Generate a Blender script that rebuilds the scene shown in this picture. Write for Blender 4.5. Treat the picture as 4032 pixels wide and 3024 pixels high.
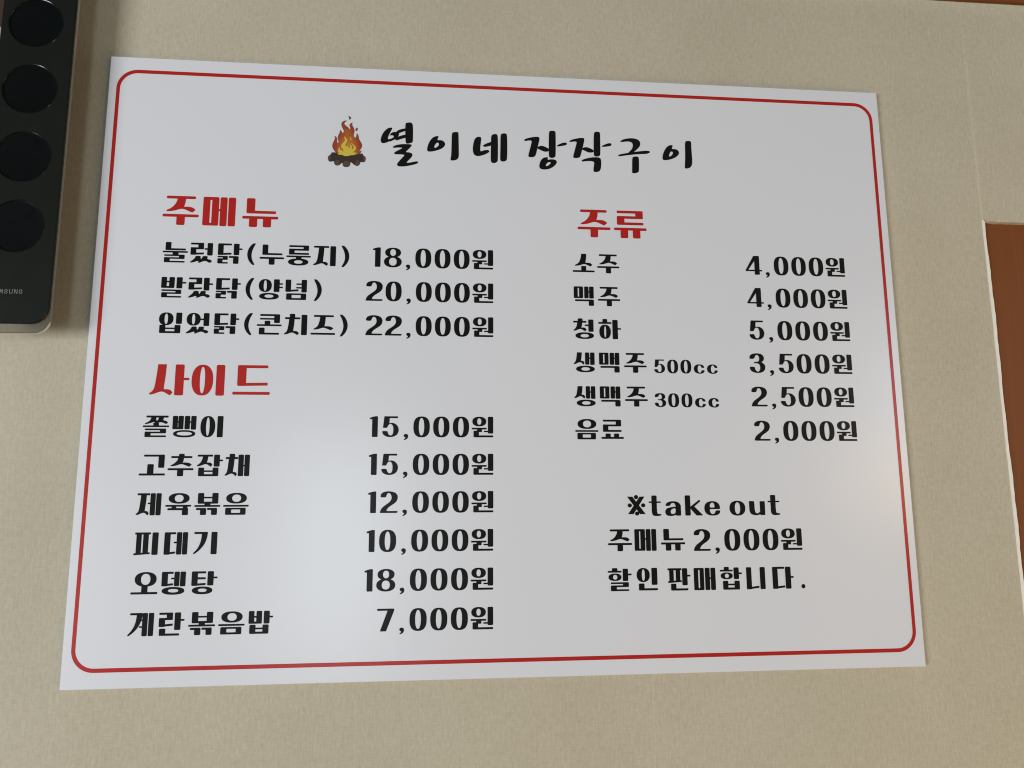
# A printed menu board on a papered wall, a dark wall speaker at its left, brown woodwork at its right.
# Working unit of the tables below is the millimetre on the board's face:
# x to the right, z up from the board's centre, y into the wall (y = 0 is the printed face).
import bpy, math, random
from mathutils import Matrix, Vector
from mathutils.geometry import tessellate_polygon

random.seed(7)
scene = bpy.context.scene
for o in list(bpy.data.objects):
    bpy.data.objects.remove(o)
ZC = 1.5                      # height of the board's centre above the floor, metres

# ------------------------------------------------------------------ camera
cam_data = bpy.data.cameras.new('Camera')
cam_data.sensor_width = 36.0
cam_data.lens = 36.0 * 0.75453
cam_data.clip_start = 0.02
cam_data.clip_end = 50.0
cam = bpy.data.objects.new('Camera', cam_data)
scene.collection.objects.link(cam)
right = Vector((0.99525149, -0.097137, -0.00623572))
up = Vector((-0.00917864, -0.15743486, 0.98748672))
back = Vector((-0.09690322, -0.98274039, -0.15757886))
cam.matrix_world = Matrix(((right.x, up.x, back.x, -0.07527),
                           (right.y, up.y, back.y, -0.74120),
                           (right.z, up.z, back.z, -0.14486 + ZC),
                           (0, 0, 0, 1)))
scene.camera = cam
scene.cycles.filter_width = 1.1

# ------------------------------------------------------------------ light
scene.view_settings.view_transform = 'Standard'
scene.view_settings.look = 'None'
scene.view_settings.exposure = 0.19
scene.view_settings.gamma = 1.0
scene.view_settings.use_curve_mapping = False

world = bpy.data.worlds.new('World')
scene.world = world
world.use_nodes = True
bg = world.node_tree.nodes['Background']
bg.inputs['Color'].default_value = (0.84, 0.84, 0.86, 1)
bg.inputs['Strength'].default_value = 0.085

def area(name, loc, target, sx, sy, power, color, spread=180):
    d = bpy.data.lights.new(name, 'AREA')
    d.shape = 'RECTANGLE'; d.size = sx; d.size_y = sy
    d.energy = power; d.color = color; d.spread = math.radians(spread)
    o = bpy.data.objects.new(name, d); scene.collection.objects.link(o)
    o.location = loc
    o.rotation_euler = (Vector(target) - Vector(loc)).to_track_quat('-Z', 'Y').to_euler()
    return o

area('window_or_fill_light', (-2.6, -2.35, ZC - 0.55), (0.0, 0, ZC), 1.25, 1.0, 72, (0.915, 0.952, 1.0))
area('window_or_fill_light', (-0.66, -4.2, ZC - 0.42), (-0.1, 0, ZC - 0.1), 0.62, 1.35, 17, (0.78, 0.90, 1.0))
area('window_or_fill_light', (3.25, -4.0, ZC + 0.58), (0.2, 0, ZC), 0.7, 0.8, 12, (0.86, 0.93, 1.0))
area('window_or_fill_light', (2.3, -0.24, ZC - 0.05), (0.5, 0, ZC - 0.05), 0.22, 1.2, 19, (0.97, 0.98, 0.97))  # added fill close to the wall, not a window; brightens the opening's corner
area('warm_lamp', (3.0, -4.0, ZC - 0.02), (0.3, 0, ZC - 0.1), 0.34, 0.30, 8, (1.0, 0.66, 0.32))
area('warm_lamp', (1.5, -1.2, ZC - 1.4), (0.5, 0, ZC - 0.38), 0.7, 0.5, 8.0, (1.0, 0.60, 0.18))

# ------------------------------------------------------------------ materials
def new_mat(name):
    m = bpy.data.materials.new(name); m.use_nodes = True
    nt = m.node_tree
    return m, nt, nt.nodes['Principled BSDF']

def flat_mat(name, col, rough=0.5, spec=0.5, var=0.04, scale=60.0):
    """plain surface whose colour wanders a little and whose gloss is uneven"""
    m, nt, b = new_mat(name)
    tc = nt.nodes.new('ShaderNodeTexCoord')
    n = nt.nodes.new('ShaderNodeTexNoise'); n.inputs['Scale'].default_value = scale
    n.inputs['Detail'].default_value = 4
    nt.links.new(tc.outputs['Object'], n.inputs['Vector'])
    mix = nt.nodes.new('ShaderNodeMix'); mix.data_type = 'RGBA'
    mix.inputs['A'].default_value = tuple(c * (1 - var) for c in col) + (1,)
    mix.inputs['B'].default_value = tuple(min(1, c * (1 + var)) for c in col) + (1,)
    nt.links.new(n.outputs['Fac'], mix.inputs['Factor'])
    nt.links.new(mix.outputs['Result'], b.inputs['Base Color'])
    mr = nt.nodes.new('ShaderNodeMapRange')
    mr.inputs['To Min'].default_value = rough - 0.03; mr.inputs['To Max'].default_value = rough + 0.03
    nt.links.new(n.outputs['Fac'], mr.inputs['Value'])
    nt.links.new(mr.outputs['Result'], b.inputs['Roughness'])
    b.inputs['Specular IOR Level'].default_value = spec
    return m

JOINTS = (-0.1455, 0.1300)
def wallpaper_mat():
    m, nt, b = new_mat('linen_wallpaper')
    tc = nt.nodes.new('ShaderNodeTexCoord')
    def fibre(sx, sz, detail, rough=0.6):
        mp = nt.nodes.new('ShaderNodeMapping'); mp.inputs['Scale'].default_value = (sx, 1.0, sz)
        nt.links.new(tc.outputs['Object'], mp.inputs['Vector'])
        n = nt.nodes.new('ShaderNodeTexNoise'); n.inputs['Scale'].default_value = 1.0
        n.inputs['Detail'].default_value = detail; n.inputs['Roughness'].default_value = rough
        nt.links.new(mp.outputs['Vector'], n.inputs['Vector'])
        return n.outputs['Fac']
    def math_(op, a, c):
        n = nt.nodes.new('ShaderNodeMath'); n.operation = op
        for i, v in enumerate((a, c)):
            if isinstance(v, (int, float)): n.inputs[i].default_value = v
            else: nt.links.new(v, n.inputs[i])
        return n.outputs[0]
    warp = fibre(1000, 45, 3)            # upright threads
    weft = fibre(90, 1200, 3)           # level threads
    slub = fibre(380, 160, 4)           # thicker slubs
    blot = fibre(7, 5, 5)               # cloudy unevenness
    th = math_('ADD', math_('MULTIPLY', warp, 0.5), math_('MULTIPLY', weft, 0.5))
    h = math_('ADD', math_('MULTIPLY', th, 0.6), math_('MULTIPLY', slub, 0.4))
    tone = math_('ADD', math_('MULTIPLY', h, 0.80), math_('MULTIPLY', blot, 0.20))
    ramp = nt.nodes.new('ShaderNodeValToRGB')
    ramp.color_ramp.elements[0].position = 0.36; ramp.color_ramp.elements[0].color = (0.442, 0.392, 0.278, 1)
    ramp.color_ramp.elements[1].position = 0.62; ramp.color_ramp.elements[1].color = (0.592, 0.538, 0.408, 1)
    sep = nt.nodes.new('ShaderNodeSeparateXYZ'); nt.links.new(tc.outputs['Object'], sep.inputs[0])
    for x0 in JOINTS:                   # pressed joints between the lengths of paper
        d = math_('ABSOLUTE', math_('SUBTRACT', sep.outputs['X'], x0), 0)
        tone = math_('ADD', tone, math_('MULTIPLY', math_('LESS_THAN', d, 0.0007), 0.035))
    nt.links.new(tone, ramp.inputs['Fac'])
    nt.links.new(ramp.outputs['Color'], b.inputs['Base Color'])
    bump = nt.nodes.new('ShaderNodeBump')
    bump.inputs['Strength'].default_value = 0.5; bump.inputs['Distance'].default_value = 0.0006
    nt.links.new(h, bump.inputs['Height'])
    nt.links.new(bump.outputs['Normal'], b.inputs['Normal'])
    b.inputs['Roughness'].default_value = 0.72
    b.inputs['Specular IOR Level'].default_value = 0.25
    return m

def wood_mat(name, dark, light, sx, sz, rough=0.45):
    m, nt, b = new_mat(name)
    tc = nt.nodes.new('ShaderNodeTexCoord')
    mp = nt.nodes.new('ShaderNodeMapping'); mp.inputs['Scale'].default_value = (sx, 20, sz)
    nt.links.new(tc.outputs['Object'], mp.inputs['Vector'])
    n = nt.nodes.new('ShaderNodeTexNoise'); n.inputs['Scale'].default_value = 1.0
    n.inputs['Detail'].default_value = 6; n.inputs['Distortion'].default_value = 0.6
    nt.links.new(mp.outputs['Vector'], n.inputs['Vector'])
    ramp = nt.nodes.new('ShaderNodeValToRGB')
    ramp.color_ramp.elements[0].position = 0.3; ramp.color_ramp.elements[0].color = dark + (1,)
    ramp.color_ramp.elements[1].position = 0.75; ramp.color_ramp.elements[1].color = light + (1,)
    nt.links.new(n.outputs['Fac'], ramp.inputs['Fac'])
    nt.links.new(ramp.outputs['Color'], b.inputs['Base Color'])
    bump = nt.nodes.new('ShaderNodeBump'); bump.inputs['Strength'].default_value = 0.15
    bump.inputs['Distance'].default_value = 0.0005
    nt.links.new(n.outputs['Fac'], bump.inputs['Height'])
    nt.links.new(bump.outputs['Normal'], b.inputs['Normal'])
    b.inputs['Roughness'].default_value = rough
    b.inputs['Specular IOR Level'].default_value = 0.16
    return m

def board_mat():
    m, nt, b = new_mat('laminated_white_board')
    tc = nt.nodes.new('ShaderNodeTexCoord')
    n = nt.nodes.new('ShaderNodeTexNoise'); n.inputs['Scale'].default_value = 5.0
    n.inputs['Detail'].default_value = 2
    fine = nt.nodes.new('ShaderNodeTexNoise'); fine.inputs['Scale'].default_value = 900.0
    nt.links.new(tc.outputs['Object'], n.inputs['Vector'])
    nt.links.new(tc.outputs['Object'], fine.inputs['Vector'])
    bump = nt.nodes.new('ShaderNodeBump'); bump.inputs['Strength'].default_value = 0.25
    bump.inputs['Distance'].default_value = 0.004
    nt.links.new(n.outputs['Fac'], bump.inputs['Height'])
    bump2 = nt.nodes.new('ShaderNodeBump'); bump2.inputs['Strength'].default_value = 0.06
    bump2.inputs['Distance'].default_value = 0.0003
    nt.links.new(fine.outputs['Fac'], bump2.inputs['Height'])
    nt.links.new(bump.outputs['Normal'], bump2.inputs['Normal'])
    nt.links.new(bump2.outputs['Normal'], b.inputs['Normal'])
    mr = nt.nodes.new('ShaderNodeMapRange'); mr.inputs['To Min'].default_value = 0.21; mr.inputs['To Max'].default_value = 0.27
    nt.links.new(n.outputs['Fac'], mr.inputs['Value']); nt.links.new(mr.outputs['Result'], b.inputs['Roughness'])
    b.inputs['Base Color'].default_value = (0.752, 0.763, 0.784, 1)
    b.inputs['Specular IOR Level'].default_value = 0.5
    return m

def flame_mat(zlo, zhi, xc, half):
    """printed colour run of the flame: orange in the middle, brick red towards its tips"""
    m, nt, b = new_mat('printed_flame')
    tc = nt.nodes.new('ShaderNodeTexCoord')
    mp = nt.nodes.new('ShaderNodeMapping')
    mp.inputs['Location'].default_value = (-xc / half, 0, -zlo / (zhi - zlo))
    mp.inputs['Scale'].default_value = (1 / half, 0, 1 / (zhi - zlo))
    g = nt.nodes.new('ShaderNodeVectorMath'); g.operation = 'LENGTH'
    n = nt.nodes.new('ShaderNodeTexNoise'); n.inputs['Scale'].default_value = 140
    nt.links.new(tc.outputs['Object'], mp.inputs['Vector'])
    nt.links.new(mp.outputs['Vector'], g.inputs[0])
    nt.links.new(tc.outputs['Object'], n.inputs['Vector'])
    a = nt.nodes.new('ShaderNodeMath'); a.operation = 'MULTIPLY_ADD'
    a.inputs[1].default_value = 0.35
    nt.links.new(n.outputs['Fac'], a.inputs[0]); nt.links.new(g.outputs['Value'], a.inputs[2])
    ramp = nt.nodes.new('ShaderNodeValToRGB')
    ramp.color_ramp.elements[0].position = 0.45; ramp.color_ramp.elements[0].color = (0.56, 0.20, 0.035, 1)
    ramp.color_ramp.elements[1].position = 1.0; ramp.color_ramp.elements[1].color = (0.33, 0.06, 0.025, 1)
    nt.links.new(a.outputs[0], ramp.inputs['Fac'])
    nt.links.new(ramp.outputs['Color'], b.inputs['Base Color'])
    b.inputs['Roughness'].default_value = 0.24
    return m

def acrylic_mat():
    m, nt, b = new_mat('clear_acrylic')
    out = nt.nodes['Material Output']
    tr = nt.nodes.new('ShaderNodeBsdfTransparent'); tr.inputs['Color'].default_value = (0.72, 0.71, 0.66, 1)
    gl = nt.nodes.new('ShaderNodeBsdfGlossy'); gl.inputs['Roughness'].default_value = 0.12
    df = nt.nodes.new('ShaderNodeBsdfDiffuse'); df.inputs['Color'].default_value = (0.5, 0.5, 0.46, 1)
    m1 = nt.nodes.new('ShaderNodeMixShader'); m1.inputs['Fac'].default_value = 0.14
    m2 = nt.nodes.new('ShaderNodeMixShader')
    fr = nt.nodes.new('ShaderNodeFresnel'); fr.inputs['IOR'].default_value = 1.49
    nt.links.new(tr.outputs[0], m1.inputs[1]); nt.links.new(df.outputs[0], m1.inputs[2])
    nt.links.new(fr.outputs[0], m2.inputs['Fac'])
    nt.links.new(m1.outputs[0], m2.inputs[1]); nt.links.new(gl.outputs[0], m2.inputs[2])
    nt.links.new(m2.outputs[0], out.inputs['Surface'])
    nt.nodes.remove(b)
    return m

M_WALL = wallpaper_mat()
M_PAPER = flat_mat('lit_paper_edge', (0.76, 0.74, 0.66), 0.7, 0.2, 0.08, 120)  # side light caught by the turned corner, put into a paler colour
M_DOOR = wood_mat('red_brown_wood', (0.185, 0.056, 0.0105), (0.205, 0.064, 0.013), 160, 4)
M_TRIM = wood_mat('brown_moulding_wood', (0.15, 0.042, 0.010), (0.27, 0.085, 0.022), 8, 260)
M_DULLWOOD = wood_mat('dull_brown_wood', (0.06, 0.034, 0.024), (0.10, 0.058, 0.042), 90, 8)
M_BOARD = board_mat()
M_BLACK = flat_mat('black_print', (0.0095, 0.0100, 0.0082), 0.27, 0.11, 0.08)
M_RED = flat_mat('red_print', (0.46, 0.020, 0.015), 0.25, 0.35, 0.05)
M_YELLOW = flat_mat('yellow_print', (0.66, 0.52, 0.075), 0.24, 0.5, 0.05)
M_LINE = flat_mat('dark_outline_print', (0.030, 0.014, 0.020), 0.24, 0.5, 0.05)
M_LOG = flat_mat('log_brown_print', (0.050, 0.036, 0.029), 0.24, 0.5, 0.2, 300)
M_LOGEND = flat_mat('log_end_print', (0.105, 0.068, 0.046), 0.24, 0.5, 0.15, 300)
M_PANEL = flat_mat('black_gloss_panel', (0.0100, 0.0122, 0.0092), 0.30, 0.22, 0.12, 40)
M_DISC = flat_mat('black_driver', (0.0034, 0.0046, 0.0045), 0.30, 0.14, 0.2, 80)
M_RIM = flat_mat('driver_rim', (0.008, 0.0095, 0.008), 0.16, 0.5, 0.1)
M_EDGE = flat_mat('brass_edge', (0.085, 0.070, 0.042), 0.35, 0.4, 0.1)
M_LOGO = flat_mat('grey_logo', (0.155, 0.175, 0.165), 0.4, 0.5, 0.05)
M_ACRYL = acrylic_mat()

# ------------------------------------------------------------------ helpers
def W(x, y, z):
    return (x * 0.001, y * 0.001, z * 0.001 + ZC)

def link(name, me, mat, parent=None):
    o = bpy.data.objects.new(name, me)
    if mat: me.materials.append(mat)
    scene.collection.objects.link(o)
    if parent:
        o.parent = parent
        o.matrix_parent_inverse = parent.matrix_basis.inverted()
    return o

def tag(o, label=None, cat=None, group=None, kind=None):
    for k, v in (('label', label), ('category', cat), ('group', group), ('kind', kind)):
        if v: o[k] = v
    return o

def empty(name, loc):
    e = bpy.data.objects.new(name, None)
    e.empty_display_size = 0.05
    scene.collection.objects.link(e); e.location = loc
    return e

class MB:
    def __init__(self): self.v = []; self.f = []
    def quad_strip(self, a, b, close=False):
        i0 = len(self.v); n = len(a)
        self.v += a + b
        for i in range(n if close else n - 1):
            j = (i + 1) % n
            self.f.append((i0 + i, i0 + j, i0 + n + j, i0 + n + i))
    def tess(self, loops, y):
        """flat filled outline (first loop) with holes, facing the room"""
        i0 = len(self.v); pts = []
        for l in loops: pts += [Vector((p[0], p[1], 0)) for p in l]
        for t in tessellate_polygon([[Vector((p[0], p[1], 0)) for p in l] for l in loops]):
            a, b, c = (pts[k] for k in t)
            if (b - a).cross(c - a).z < 0: t = (t[0], t[2], t[1])
            self.f.append(tuple(i0 + k for k in t))
        self.v += [W(p.x, y, p.y) for p in pts]
    def prism(self, loop, y0, y1):
        """outline extruded from y0 (room side) to y1 (wall side)"""
        self.tess([loop], y0)
        i0 = len(self.v); n = len(loop)
        self.v += [W(x, y0, z) for x, z in loop] + [W(x, y1, z) for x, z in loop]
        ar = sum(loop[i][0] * loop[(i + 1) % n][1] - loop[(i + 1) % n][0] * loop[i][1] for i in range(n))
        for i in range(n):
            j = (i + 1) % n
            q = (i0 + i, i0 + n + i, i0 + n + j, i0 + j)
            self.f.append(q if ar < 0 else q[::-1])
        self.tess([loop], y1)
    def box(self, x0, x1, y0, y1, z0, z1):
        self.prism([(x0, z0), (x1, z0), (x1, z1), (x0, z1)], y0, y1)
    def build(self, name, mat, parent=None, smooth=False):
        me = bpy.data.meshes.new(name)
        me.from_pydata(self.v, [], self.f); me.update()
        if smooth:
            for p in me.polygons: p.use_smooth = True
        return link(name, me, mat, parent)

def chaikin(p, it=2):
    for _ in range(it):
        q = []
        for i in range(len(p)):
            a, b = p[i], p[(i + 1) % len(p)]
            q.append((a[0] * .75 + b[0] * .25, a[1] * .75 + b[1] * .25))
            q.append((a[0] * .25 + b[0] * .75, a[1] * .25 + b[1] * .75))
        p = q
    return p

def fillet(p, r, seg=3):
    q = []; n = len(p)
    for i in range(n):
        a, b, c = Vector(p[i - 1]), Vector(p[i]), Vector(p[(i + 1) % n])
        u, w = a - b, c - b
        rr = min(r, u.length * .48, w.length * .48)
        s, e = b + u.normalized() * rr, b + w.normalized() * rr
        for k in range(seg + 1):
            t = k / seg
            pt = s * (1 - t) ** 2 + b * 2 * t * (1 - t) + e * t ** 2
            q.append((pt.x, pt.y))
    return q

def rrect(x0, z0, x1, z1, r, seg=6):
    pts = []
    for cx, cz, a0 in ((x1 - r, z1 - r, 0), (x0 + r, z1 - r, 90), (x0 + r, z0 + r, 180), (x1 - r, z0 + r, 270)):
        for k in range(seg + 1):
            a = math.radians(a0 + 90 * k / seg)
            pts.append((cx + r * math.cos(a), cz + r * math.sin(a)))
    return pts

def sellipse(x0, y0, x1, y1, e=2.3, n=36):
    cx, cy, rx, ry = (x0 + x1) / 2, (y0 + y1) / 2, (x1 - x0) / 2, (y1 - y0) / 2
    pts = []
    for k in range(n):
        a = 2 * math.pi * k / n; c, s = math.cos(a), math.sin(a)
        pts.append((cx + rx * math.copysign(abs(c) ** (2 / e), c), cy + ry * math.copysign(abs(s) ** (2 / e), s)))
    return pts

def inset(p, d):
    n = len(p); out = []
    ar = sum(p[i][0] * p[(i + 1) % n][1] - p[(i + 1) % n][0] * p[i][1] for i in range(n))
    sg = 1 if ar > 0 else -1
    for i in range(n):
        a, c = Vector(p[i - 1]), Vector(p[(i + 1) % n])
        t = (c - a)
        if t.length < 1e-6: out.append(p[i]); continue
        t.normalize()
        out.append((p[i][0] - t.y * d * sg, p[i][1] + t.x * d * sg))
    return out

# ------------------------------------------------------------------ the wall and its woodwork
WY = 6.0                       # wall surface, 6 mm behind the printed face
XE, ZL, ZT = 510.6, 160.5, 419.5   # corner of the opening, its head, lower edge of the moulding

def jit(z, amp, seed=0.0):
    return amp * (math.sin(z * 0.031 + seed) * .5 + math.sin(z * 0.113 + 1.7 + seed) * .3 + math.sin(z * 0.37 + .4 + seed) * .2)

wall = MB()
def grid(cols):                                  # columns of equal length
    for a, b in zip(cols[:-1], cols[1:]):
        wall.quad_strip(b, a)
zs_low = [-900 + (ZL + 900) * k / 130 for k in range(131)]
zs_up = [ZL + (ZT - ZL) * k / 40 for k in range(41)]
xs = [-1300 + (XE + 1300) * k / 24 for k in range(25)]
def top_y(z):                                    # the paper curls a little at its cut upper edge
    d = ZT - z
    return -1.6 * math.exp(-d / 5.0)
grid([[W(x, WY, z) for z in zs_low] + [W(x, WY + top_y(z), z + (jit(x * 3, 0.9) if z == zs_up[-1] else 0)) for z in zs_up[1:]] for x in xs])
prof = [(XE + 11 * math.sin(math.radians(t)), WY + 11 - 11 * math.cos(math.radians(t))) for t in range(0, 91, 9)]
cols = []
for i, (x, y) in enumerate(prof):
    k = i / (len(prof) - 1)
    cols.append([W(x + (jit(z, 0.9) if i else 0) * min(1, k * 2), y, z) for z in zs_low])
grid(cols[:2])                                   # the paper begins to turn round the corner
edge = MB()                                      # and ends in an edge painted paler to stand for side light
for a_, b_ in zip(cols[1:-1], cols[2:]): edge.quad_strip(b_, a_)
up_prof = [(XE - 0, WY), (XE + 0.8, WY + .05), (XE + 1.8, WY + .22), (XE + 3.2, WY + .62), (XE + 4.6, WY + .9), (XE + 7, WY + 1.0)] + [(XE + 11 + 90 * k, WY + 1.0) for k in range(1, 9)]
cols = []
for i, (x, y) in enumerate(up_prof):
    cols.append([W(x, WY + (y - WY) * min(1, .25 + (ZT - z) / 260) + top_y(z), z + (jit(x * 3, 0.9) if z == zs_up[-1] else 0)) for z in zs_up])
grid(cols)
rows = []
lx = [XE + 7 + (XE + 728 - XE - 7) * (k / 60) ** 1.6 for k in range(61)]
for dz, dy in ((0, 1.0), (-0.5, 1.2), (-0.9, 1.8), (-1.0, 3), (-1.0, 9)):
    rows.append([W(x, WY + dy, ZL + dz + (jit(x * 2.0, 1.1, 2) if dz else 0)) for x in lx])
for a, b in zip(rows[:-1], rows[1:]): wall.quad_strip(a, b)   # head of the opening
rows = []
tx = [-1300 + 2530 * k / 200 for k in range(201)]
for dz, dy in ((0, -1.6), (0.5, -1.2), (0.8, 0.0), (0.8, 6)):
    rows.append([W(x, WY + dy, ZT + dz + jit(x * 3, 0.9)) for x in tx])
for a, b in zip(rows[:-1], rows[1:]): wall.quad_strip(b, a)
wall_o = tag(wall.build('wall', M_WALL, None, True), kind='structure')
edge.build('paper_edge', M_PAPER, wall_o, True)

door = MB(); door.box(470, 1240, WY + 8, WY + 40, -900, ZL + 40)
tag(door.build('wooden_door', M_DOOR), 'plain reddish brown wooden panel set back in the wall opening on the right', 'door')
mould = MB(); mould.box(-1300, 1230, WY + 3.5, WY + 25, ZT - 20, ZT + 90)
tag(mould.build('wooden_moulding', M_TRIM), 'brown wooden ceiling moulding along the upper edge of the wallpaper', 'moulding')
strip = MB(); strip.prism(rrect(-575, 329, -496, 411, 2, 3), WY - 8, WY - 0.5)
tag(strip.build('wooden_block', M_DULLWOOD), 'small brown wooden piece on the wall behind the black speaker, top left', 'wood')

# ------------------------------------------------------------------ the wall speaker
SX0, SX1, SB = -488.0, -423.6, 20.5
ST = 520.0
sp = empty('wall_speaker', W(-456, WY, 11))
tag(sp, 'tall slim black wall speaker with a column of round drivers and clear edge', 'speaker')
b = MB(); b.prism(rrect(-478, 45, -446, ST - 30, 6, 5), -23.5, WY - 0.3); b.build('rear_body', M_PANEL, sp)
def panel_outline(x0, x1, zb, zt, r):
    return rrect(x0, zb, x1, zt, r, 8)
PY = -29.5
# clear sheet behind the panel, showing below it and as a thin line at its side
b = MB(); b.prism(panel_outline(SX0 - 1.5, SX1 + 1.5, 11.6, ST + 1.5, 13), PY + 2.2, PY + 6.0); b.build('clear_back_sheet', M_ACRYL, sp)
b = MB()
lo, li = panel_outline(SX0 - 1.5, SX1 + 1.5, 11.6, ST + 1.5, 13), panel_outline(SX0 - 1.0, SX1 + 1.0, 12.2, ST + 1.0, 12.4)
b.tess([lo, li], PY + 2.0); b.build('sheet_edge', M_EDGE, sp)
p_out = panel_outline(SX0, SX1, SB, ST, 14)
discs = [(-457.6, 110.7 + 67.35 * k) for k in range(6)]
R_D = 25.2
holes = [sellipse(cx - R_D, cz - R_D, cx + R_D, cz + R_D, 2.0, 64) for cx, cz in discs]
b = MB(); b.tess([p_out] + holes, PY)
pe = inset(p_out, -0.7)
b.quad_strip([W(x, PY, z) for x, z in p_out], [W(x, PY + 0.7, z) for x, z in pe], True)
b.quad_strip([W(x, PY + 0.7, z) for x, z in pe], [W(x, PY + 2.1, z) for x, z in pe], True)
for h in holes:
    b.quad_strip([W(x, PY, z) for x, z in h], [W(x, PY + 4.5, z) for x, z in h], True)
b.build('front_panel', M_PANEL, sp)
rim_me = disc_me = None
for k, (cx, cz) in enumerate(discs):
    if k == 0:
        r = MB(); prof_r = [(R_D - .05, 0.25), (R_D - .35, -0.15), (R_D - .75, 0.1), (R_D - 1.0, 0.9), (R_D - 1.1, 2.2)]
        ring = lambda rad, y: [W(cx + rad * math.cos(2 * math.pi * i / 72), PY + y, cz + rad * math.sin(2 * math.pi * i / 72)) for i in range(72)]
        for (r0, y0), (r1, y1) in zip(prof_r[:-1], prof_r[1:]): r.quad_strip(ring(r0, y0), ring(r1, y1), True)
        d = MB(); dp = [(R_D - .9, 1.4), (R_D - 3, 1.55), (17, 1.75), (9, 1.9), (4, 1.95), (0.05, 1.96)]
        for (r0, y0), (r1, y1) in zip(dp[:-1], dp[1:]): d.quad_strip(ring(r0, y0), ring(r1, y1), True)
        dr = d.build('driver', M_DISC, sp, True)
        rm = r.build('driver_rim', M_RIM, dr, True)
        disc_me, rim_me = dr.data, rm.data
    else:
        off = (cz - discs[0][1]) * 0.001
        dr = bpy.data.objects.new('driver', disc_me); scene.collection.objects.link(dr)
        dr.parent = sp; dr.matrix_parent_inverse = sp.matrix_basis.inverted(); dr.location.z = off
        rm = bpy.data.objects.new('driver_rim', rim_me); scene.collection.objects.link(rm)
        rm.parent = dr; rm.matrix_parent_inverse = Matrix.Identity(4)
# maker's lettering on the lower panel, drawn as strokes
LET = {'S': [[(9, 3.2), (7, 1.2), (3, 1.2), (1.2, 3), (2, 4.6), (8, 6.0), (8.8, 8), (7, 9.3), (3, 9.3), (1, 7.4)]],
       'A': [[(.8, 10), (4.2, .8), (5.8, .8), (9.2, 10)], [(2.5, 6.8), (7.5, 6.8)]],
       'M': [[(1, 10), (1, .8), (2.4, .8), (5, 7.6), (7.6, .8), (9, .8), (9, 10)]],
       'U': [[(1, 0), (1, 7), (2.6, 9.2), (7.4, 9.2), (9, 7), (9, 0)]],
       'N': [[(1, 10), (1, .6), (2.2, .6), (7.8, 9.4), (9, 9.4), (9, 0)]],
       'G': [[(9, 3), (7.2, 1), (3, 1), (1, 3.2), (1, 7), (3, 9.1), (7.2, 9.1), (9, 7.4), (9, 5.4), (5.6, 5.4)]]}
b = MB(); lw, lh, lp = 3.0, 4.1, 4.15
for i, ch in enumerate('SAMSUNG'):
    ox = -446.4 - 7 * lp + i * lp + (lp - lw)
    layer = 0
    for path in LET[ch]:
        for (xa, ya), (xb, yb) in zip(path[:-1], path[1:]):
            a, c = Vector((ox + xa / 10 * lw, 51.2 - ya / 10 * lh)), Vector((ox + xb / 10 * lw, 51.2 - yb / 10 * lh))
            t = (c - a).normalized() * 0.29; nrm = Vector((-t.y, t.x))
            q = [a - t * .5 + nrm, c + t * .5 + nrm, c + t * .5 - nrm, a - t * .5 - nrm]
            layer += 1
            b.tess([[(p.x, p.y) for p in q]], PY - 0.12 - 0.012 * layer)
b.build('logo_lettering', M_LOGO, sp)

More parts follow.
